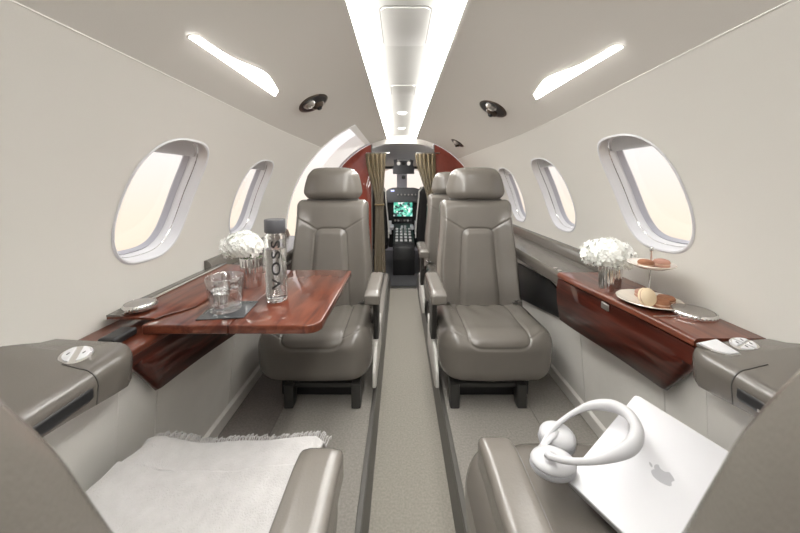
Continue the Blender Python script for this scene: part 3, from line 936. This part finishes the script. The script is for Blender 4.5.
# ------------------------------------------------------------------ headphones
t = empty('headphones'); tag(t, 'white over-ear headphones resting against the corner of the laptop', 'headphones')
HB = [(.2799, .6642, .415), (.3222, .703, .425), (.3782, .7311, .44), (.4318, .7416, .455), (.4758, .728, .465), (.4904, .692, .47), (.4761, .648, .47), (.4417, .6148, .465), (.3951, .5965, .46), (.3449, .5883, .455), (.3011, .5937, .45), (.2676, .6107, .445)]
org = Vector((.36, .66, .35)); t.location = org
HB = [Vector(p)-org for p in HB]
def catmull(P, k_=6):
    out = []
    for i in range(len(P)-1):
        p0, p1, p2, p3 = P[max(i-1, 0)], P[i], P[i+1], P[min(i+2, len(P)-1)]
        for q in range(k_):
            u = q/k_; out.append(.5*((2*p1)+(p2-p0)*u+(2*p0-5*p1+4*p2-p3)*u*u+(3*p1-3*p2+p3-p0)*u**3))
    out.append(P[-1]); return out
pts = catmull(HB); N = len(pts)
rad = [lerp(.0065, .0155, smoothstep(.18, .38, i/(N-1))*smoothstep(.86, .62, i/(N-1))) for i in range(N)]
obj('headband', tube(pts, rad, n=16, flat=(.8, 1.0)), 'white', t, sharp=None)
for cx, cy, cz, rx, ry, e0 in ((.340, .712, .402, .16, .10, HB[0]), (.292, .634, .412, .0, .04, HB[-1])):
    q = Matrix.Translation(Vector((cx, cy, cz))-org) @ Matrix.Rotation(rx, 4, 'X') @ Matrix.Rotation(ry, 4, 'Y') @ Matrix.Diagonal((1.06, .92, 1.05, 1))
    if cy < .7: q = q @ Matrix.Diagonal((1.12, 1.0, .8, 1))
    sh = lathe([(0, .0205), (.016, .020), (.028, .016), (.0365, .008), (.039, .0), (.0375, -.004), (0, -.004)], 48); sh.transform(q)
    cup = obj('ear_cup', sh, 'white', t, sharp=70)
    c = q @ Vector((0, 0, .012)); m_ = (e0+c)/2+Vector((0, 0, .006))
    obj('yoke', tube([e0, m_, c], [.0065, .0075, .010], n=12, flat=(1, .8)), 'white', cup, sharp=None)
    pd = lathe([(.014, -.005), (.016, -.019), (.026, -.0235), (.036, -.020), (.0395, -.012), (.0385, -.0045), (.014, -.0042)], 48); pd.transform(q)
    obj('ear_cushion', pd, 'soft_white', cup)
    cl = lathe([(0, -.005), (.018, -.005), (.018, -.008), (0, -.008)], 32); cl.transform(q); obj('speaker_cloth', cl, 'charcoal', cup)

# ------------------------------------------------------------------ reading lights and air vents
def on_shell(side, a, y, d=0):
    x, z = circ(a, R+d); return (side*x, y, z)
for side in (-1, 1):
    t = empty('reading_light', on_shell(side, math.radians(55.6), .96)); off = Vector(t.location)
    tag(t, 'slim glowing reading light slot in the %s ceiling panel' % ('left' if side < 0 else 'right'), 'reading light')
    AC = math.radians(55.2)
    rows = []; rows2 = []
    for d, e in ((.0005, 1.0), (-.004, 1.0), (-.006, .6)):
        lo = []; hi = []
        for i in range(41):
            u = i/40; y = lerp(*((.705, 1.17) if side < 0 else (.755, 1.215)), u)
            w = .012+.028*math.exp(-((u-.66)/.27)**2)
            w *= smoothstep(0, .03, u)*smoothstep(1.0, .97, u)+.05
            lo.append(on_shell(side, AC-.004*e, y, d)); hi.append(on_shell(side, AC+w*e/R, y, d))
        rows.append(lo+hi[::-1])
    bm = grid(rows, close_v=True, cap=True); bm.transform(Matrix.Translation(-off))
    obj('lens', bm, 'reading', t, smooth=False)
    bm = tube(rows[0], .0035, n=6, closed=True); bm.transform(Matrix.Translation(-off)); obj('bezel', bm, 'ceil', t)
def vent(side, a, y, sc, label):
    a = math.radians(a); t = empty('air_vent', on_shell(side, a, y)); 
    nrm = Vector((-side*math.cos(a), 0, -math.sin(a))); ty = Vector((0, 1, 0)); tx = ty.cross(nrm)
    mt = Matrix((tx, ty, nrm)).transposed().to_4x4(); mt.translation = Vector(on_shell(side, a, y)); t.matrix_world = mt
    tag(t, label, 'air vent')
    bz = [(.045*sc*math.cos(u), .058*sc*math.sin(u)) for u in [2*PI*i/40 for i in range(40)]]
    obj('bezel', prism(bz, 2, -.002, .004, .0015), 'bronze', t)
    obj('recess', prism([(x*.85, y_*.85) for x, y_ in bz], 2, .004, .0052), 'black', t)
    for q, (px_, py_, r_) in enumerate(((.010, -.022, .017), (-.006, .020, .019))):
        o = obj('nozzle', lathe([(0, .004), (r_*sc, .004), (r_*sc*1.05, .010), (r_*sc*.8, .019), (r_*sc*.5, .022), (r_*sc*.45, .012), (0, .012)], 32, cx=px_*sc, cy=py_*sc), 'bronze' if q else 'satin', t)
    obj('knob', lathe([(0, .014), (.007*sc, .014), (.007*sc, .028), (.004*sc, .031), (0, .031)], 20, cx=-.006*sc, cy=.020*sc), 'black', t)
vent(-1, 60.2, 1.46, 1.55, 'bronze air vent with two nozzles in the left ceiling panel')
vent(1, 60.2, 1.57, 1.55, 'bronze air vent with two nozzles in the right ceiling panel, nearer the viewer')
vent(1, 57.0, 2.75, 1.35, 'small dark air vent in the right ceiling panel near the partition')

# ------------------------------------------------------------------ entry door opening (left)
t = empty('door_1', (-.8, 2.78, .6)); tag(t, kind='structure'); off = Vector(t.location)
def ring_solid(y0, y1, a0, a1, r0, r1, n=40):
    rows = []
    for i in range(n+1):
        a = lerp(a0, a1, i/n); p0 = circ(a, r0); p1 = circ(a, r1)
        rows.append([(-p0[0], y0, p0[1]), (-p0[0], y1, p0[1]), (-p1[0], y1, p1[1]), (-p1[0], y0, p1[1])])
    bm = grid(rows, close_v=True, cap=True); bm.transform(Matrix.Translation(-off)); return bm
A0 = math.radians(-40)
obj('door_jamb', ring_solid(DOOR0-.012, DOOR0+.012, A0, DOORA, R-.004, R+.13), 'doorwhite', t)
obj('door_jamb', ring_solid(DOOR1-.02, DOOR1, A0, DOORA, R+.001, R+.13), 'doorwhite', t)
obj('door_header', ring_solid(DOOR0+.012, DOOR1-.02, DOORA-.06, DOORA, R+.0, R+.06), 'doorwhite', t)
obj('seal', ring_solid(DOOR0+.012, DOOR0+.018, A0, DOORA-.062, R+.05, R+.06), 'charcoal', t)
bm = rbox(.012, .05, .02, .006, (4, 10, 6)); p = circ(math.radians(55), R+.132)
bm.transform(Matrix.Translation(Vector((-p[0], 2.72, p[1]))-off) @ Matrix.Rotation(math.radians(35), 4, 'Y'))
lt = obj('door_latch', bm, 'satin', t)
bm = bmesh.new()
add_tube(bm, [Vector((-circ(math.radians(q), R+.128)[0], 2.72, circ(math.radians(q), R+.128)[1]))-off for q in frange(30, 63, 16)], .004, n=6)
obj('door_rod', bm, 'satin', t)
# threshold, outer sill
obj('threshold', box(-.84-off.x, -.555-off.x, DOOR0-off.y, DOOR1-off.y, -.02-off.z, .002-off.z, .002), 'satin', t)

# ------------------------------------------------------------------ forward partitions, header, curtains
def part_poly(s):
    pts = [(s*.335, -.10), (s*.335, ZC+math.sqrt(R*R-.335**2)-.004)]
    a1 = math.acos(.335/R)
    for i in range(1, 41):
        a = lerp(a1, math.radians(-38), i/40); x, z = circ(a, R-.003); pts.append((s*x, z))
    pts.append((s*.66, -.10))
    return pts
for s in (-1, 1):
    o = obj('wall_front', prism(part_poly(s), 1, YF+.001, YF+.031, .002), 'redwall', sharp=30); tag(o, kind='structure')
    # pale edge
    o = obj('trim_%d' % (6 if s < 0 else 7), box(*sorted((s*.322, s*.336)), YF-.004, YF+.035, -.10, 1.385, .003), 'leather_ledge'); tag(o, kind='structure')
hd = []
for i in range(21): hd.append((CX+lerp(-.33, .33, i/20), 1.400-.035*abs(lerp(-1, 1, i/20))**2.2))
o = obj('wall_front', prism(hd+[(.335, 1.48), (-.335, 1.48)], 1, YF+.034, YF+.06), 'ceil', smooth=False); tag(o, kind='structure')

def curtain(s, label):
    t = empty('curtain', (s*.27, 3.36, .1)); off = Vector(t.location); tag(t, label, 'curtain')
    rows = []
    for i in range(61):
        v = i/60; z = lerp(1.285, .02, v)
        c_ = lerp(.285 if s < 0 else .235, .245 if s < 0 else .305, smoothstep(0, .45, v)); w = lerp(.105, .045, smoothstep(0, .42, v)); 
        if v > .42: w = lerp(.045, .060, smoothstep(.42, 1, v))
        row = []
        for j in range(81):
            u = lerp(-1, 1, j/80)
            row.append((s*(c_+u*w)-off.x, 3.355+.018*math.sin(u*15+1.2*math.sin(v*3))*(1-.3*v)-off.y, z-off.z))
        for j in range(80, -1, -1):
            u = lerp(-1, 1, j/80)
            row.append((s*(c_+u*w)-off.x, 3.359+.018*math.sin(u*15+1.2*math.sin(v*3))*(1-.3*v)-off.y, z-off.z))
        rows.append(row)
    obj('drape', grid(rows, close_v=True, cap=True), 'curtain', t, sharp=None)
    z = lerp(1.285, .02, .42)
    bm = rbox(.052, .024, .012, .010, (12, 8, 4)); bm.transform(Matrix.Translation((s*(.245 if s < 0 else .305)-off.x, 3.357-off.y, z-off.z)))
    obj('tie_back', bm, 'curtain', t)
    obj('curtain_rail', tube([(s*.14-off.x, 3.36-off.y, 1.292-off.z), (s*.385-off.x, 3.36-off.y, 1.292-off.z)], .006, n=8), 'satin', t)
curtain(-1, 'olive gold curtain gathered at the left of the cockpit doorway')
curtain(1, 'olive gold curtain gathered at the right of the cockpit doorway')

# ------------------------------------------------------------------ cockpit
def nose(y): return lerp(.82, .62, (y-YF)/1.9)
rows = []
for i in range(13):
    y = lerp(YF+.062, 5.25, i/12); r_ = nose(y); row = []
    for j in range(61):
        a = math.radians(lerp(-52, 232, j/60)); row.append((r_*math.cos(a), y, ZC-.02+r_*math.sin(a)))
    for j in range(60, -1, -1):
        a = math.radians(lerp(-52, 232, j/60)); row.append(((r_+.02)*math.cos(a), y, ZC-.02+(r_+.02)*math.sin(a)))
    rows.append(row)
o = obj('wall_cockpit', grid(rows, close_v=True, cap=True), 'cockpit'); tag(o, kind='structure')
o = obj('floor_cockpit', box(-.62, .62, 3.27, 5.2, -.14, -.105), 'charcoal'); tag(o, kind='structure')
# windscreen wall with two openings
t = empty('window_10', (0, 5.05, .9)); tag(t, kind='structure')
bm = bmesh.new()
def wbox(x0, x1, z0, z1): add_box(bm, x0, x1, -.02, .02, z0, z1, .004)
wbox(-.66, .66, -1.0, -.08); wbox(-.66, .66, .29, .50); wbox(-.08, .08, -.08, .29); wbox(-.66, -.52, -.08, .29); wbox(.52, .66, -.08, .29)
obj('windscreen_frame', bm, 'lavender', t)
for s in (-1, 1):
    obj('pane', box(*sorted((s*.08, s*.52)), -.004, .004, -.08, .29), 'pane', t, smooth=False)
# glareshield + panel
t = empty('instrument_panel', (.0, 4.72, -.10)); off = Vector(t.location); tag(t, 'black cockpit instrument panel with glowing green map screen', 'instrument panel')
pl = [(-.55, .70), (-.42, .76), (-.31, .78), (-.20, .885), (-.14, .905), (.18, .905), (.25, .885), (.36, .78), (.45, .76), (.55, .70)]
obj('glareshield', prism([(x-off.x, z-off.z) for x, z in pl], 1, -.20, .12, .01), 'charcoal', t, sharp=30)
obj('panel_board', prism([(x, z-off.z) for x, z in ((-.52, .70), (.52, .70), (.52, .30), (.20, .26), (.20, .02), (-.20, .02), (-.20, .26), (-.52, .30))], 1, -.02, .10, .005), 'black', t, sharp=30)
obj('display_bezel', box(-.145, .175, -.04, -.02, .46-off.z, .735-off.z, .004), 'black', t)
obj('display', box(-.122, .152, -.046, -.040, .485-off.z, .712-off.z, .001), 'screen', t, smooth=False)
for x0, nm in ((-.50, 'display'), (.25, 'display')):
    obj(nm, box(x0, x0+.26, -.03, -.02, .485-off.z, .70-off.z, .001), 'screen', t, smooth=False)
obj('indicator', box(-.16, -.11, -.208, -.20, .855-off.z, .875-off.z), emis('blue_lamp', (.5, .55, 1), 1.2), t, smooth=False)
for i in range(7):
    obj('knob', lathe([(0, 0), (.011, 0), (.009, .02), (0, .02)], 14), 'satin', t).matrix_local = Matrix.Translation((-.06+.05*i, -.205, .81-off.z)) @ Matrix.Rotation(PI/2, 4, 'X')
for zz, cnt in ((.42, 6), (.35, 5), (.28, 6), (.21, 4)):
    for i in range(cnt):
        x = lerp(-.10, .13, i/(cnt-1))
        obj('button', box(x-.014, x+.014, -.034, -.02, zz-.012-off.z, zz+.012-off.z, .002), ('satin', 'cockpit', 'charcoal')[(i*7+int(zz*100)) % 3], t)
obj('landing_gear_panel', box(-.20, -.155, -.05, -.02, .22-off.z, .42-off.z, .004), 'white', t)
obj('landing_gear_panel', box(.185, .23, -.05, -.02, .22-off.z, .42-off.z, .004), 'white', t)
# centre pedestal
t = empty('centre_pedestal', (.015, 4.05, -.105)); off = Vector(t.location); tag(t, 'black centre pedestal with throttle levers between the pilot seats', 'pedestal')
pr = [(-.36, .0), (-.40, .20), (-.38, .34), (-.33, .375), (.55, .50), (.60, .45), (.60, 0)]
obj('pedestal_body', prism(pr, 0, -.128, .128, .012), 'black', t, sharp=30)
bm = bmesh.new()
for i in range(5):
    for j in range(4):
        x = -.085+.055*j; y = -.24+.12*i; z = .375+(y+.33)*.142
        add_box(bm, x-.016, x+.016, y-.03, y+.03, z-.002, z+.014, .003)
obj('switches', bm, 'cockpit', t)
for x in (-.02, .02):
    bm = tube([(x, .05, .42), (x, .09, .50)], .006, n=8); lv = obj('throttle_lever', bm, 'satin', t)
    bm = rbox(.014, .012, .018, .006, (6, 6, 6)); bm.transform(Matrix.Translation((x, .095, .51))); obj('lever_grip', bm, 'white', lv)
# pilot seats
def pilot_seat(x, label):
    s = -1 if x < 0 else 1
    t = empty('pilot_seat', (x, 4.0, -.105)); tag(t, label, 'seat', 'pilot seats')
    def bf(px, py, pz):
        v = pz+.36; w = lerp(.205, .175, smoothstep(.15, .72, v)); return (px/.225*w, py-.10-.10*v, v+.32)
    obj('backrest', rbox(.225, .05, .36, (.05, .045, .07), (24, 8, 36), bf), 'black', t, sharp=None)
    obj('seat_cushion', rbox(.20, .22, .07, .05, (20, 20, 8), lambda a, b_, c: (a, b_+.12, c+.32)), 'black', t, sharp=None)
    obj('seat_base', box(-.15, .15, -.05, .28, .0, .26, .02), 'charcoal', t)
    pts = [(-s*lerp(.208, .172, smoothstep(.15, .72, v)), -.150-.10*v, v+.32) for v in frange(.10, .66, 16)]+[(-s*.13, -.222, 1.035)]
    obj('piping', tube(pts, .008, n=8), 'panel', t)
    obj('headrest', rbox(.11, .04, .08, .035, (12, 8, 10), lambda a, b_, c: (a, b_-.20, c+1.13)), 'black', t, sharp=None)
    obj('armrest', box(-s*.245-.02, -s*.245+.02, -.05, .18, .50, .54, .01), 'soft_white', t)
pilot_seat(-.375, 'black pilot seat with cream piping on the left of the cockpit')
pilot_seat(.368, 'black pilot seat with cream piping on the right of the cockpit')
# overhead compass unit and visor bars
t = empty('overhead_unit', (.02, 4.5, 1.10)); off = Vector(t.location); tag(t, 'dark overhead unit with two round gauges hanging at the windscreen top', 'overhead unit')
obj('housing', prism([(-.15, .0), (.15, .0), (.15, .10), (.13, .12), (.145, .245), (-.145, .245), (-.13, .12), (-.15, .10)], 1, -.03, .03, .008), 'charcoal', t, sharp=30)
for x in (-.07, 0, .07):
    g = lathe([(0, 0), (.026, 0), (.026, .012), (.021, .012), (.021, .006), (0, .006)], 24); g.transform(Matrix.Translation((x, -.03, .145)) @ Matrix.Rotation(PI/2, 4, 'X')); obj('gauge', g, 'satin' if x else 'black', t)
obj('label_strip', box(-.09, .09, -.036, -.03, .185, .20), 'cockpit', t)
obj('visor_bar', tube([(-.26, 0, .09), (.27, 0, .09)], .018, n=8), 'black', t)
bm = bmesh.new(); add_box(bm, -.12, .12, -.02, .02, .245, .34, .006); obj('mount', bm, 'cockpit', t)
obj('compass', rbox(.026, .02, .026, .015, (8, 8, 8), lambda a, b_, c: (a, b_, c-.045)), 'black', t)

t = empty('cockpit_fill_lamp', (-.38, 4.1, 1.165)); tag(t, 'added white dome-shaped fill lamp brightening the cockpit, mostly hidden behind the left curtain', 'ceiling light')  # added fill lamp to brighten the dim cockpit, tucked behind the curtain
obj('bezel', lathe([(0, .02), (.075, .02), (.075, .0), (.062, -.004), (.062, .004), (0, .004)], 32), 'white', t)
obj('lens', lathe([(0, -.045), (.03, -.040), (.052, -.020), (.060, .003), (0, .003)], 32), emis('cockpit_fill_lens', (1, .98, .95), 40), t)

# ------------------------------------------------------------------ world, lights
w = bpy.data.worlds.new('World'); SC.world = w; w.use_nodes = True
nt = w.node_tree; bg = nt.nodes['Background']
tc = nt.nodes.new('ShaderNodeTexCoord'); sp = nt.nodes.new('ShaderNodeSeparateXYZ'); rp = nt.nodes.new('ShaderNodeValToRGB')
mp = nt.nodes.new('ShaderNodeMapRange'); mp.inputs['From Min'].default_value = -.5; mp.inputs['From Max'].default_value = .5
nt.links.new(tc.outputs['Generated'], sp.inputs[0]); nt.links.new(sp.outputs[2], mp.inputs[0]); nt.links.new(mp.outputs[0], rp.inputs[0])
e = rp.color_ramp.elements
e[0].position = .18; e[0].color = (1.0, .78, .58, 1); e[1].position = .62; e[1].color = (.96, .92, .93, 1)
x_ = e.new(.42); x_.color = (1.0, .86, .72, 1)
nt.links.new(rp.outputs[0], bg.inputs[0]); bg.inputs[1].default_value = .62

# ------------------------------------------------------------------ camera
cd = bpy.data.cameras.new('camera'); cam = bpy.data.objects.new('camera', cd); COL.objects.link(cam)
cam.location = (-.03, 0, 1.0); cam.rotation_euler = (math.radians(86), 0, 0)
cd.sensor_width = 36; cd.lens = 14.4; cd.shift_y = -.0787; cd.clip_start = .01
cd.dof.use_dof = True; cd.dof.focus_distance = 1.1; cd.dof.aperture_fstop = 5.6
SC.camera = cam
SC.view_settings.view_transform = 'Standard'; SC.view_settings.look = 'None'
SC.view_settings.gamma = 1; SC.view_settings.use_curve_mapping = False
SC.view_settings.exposure = .88
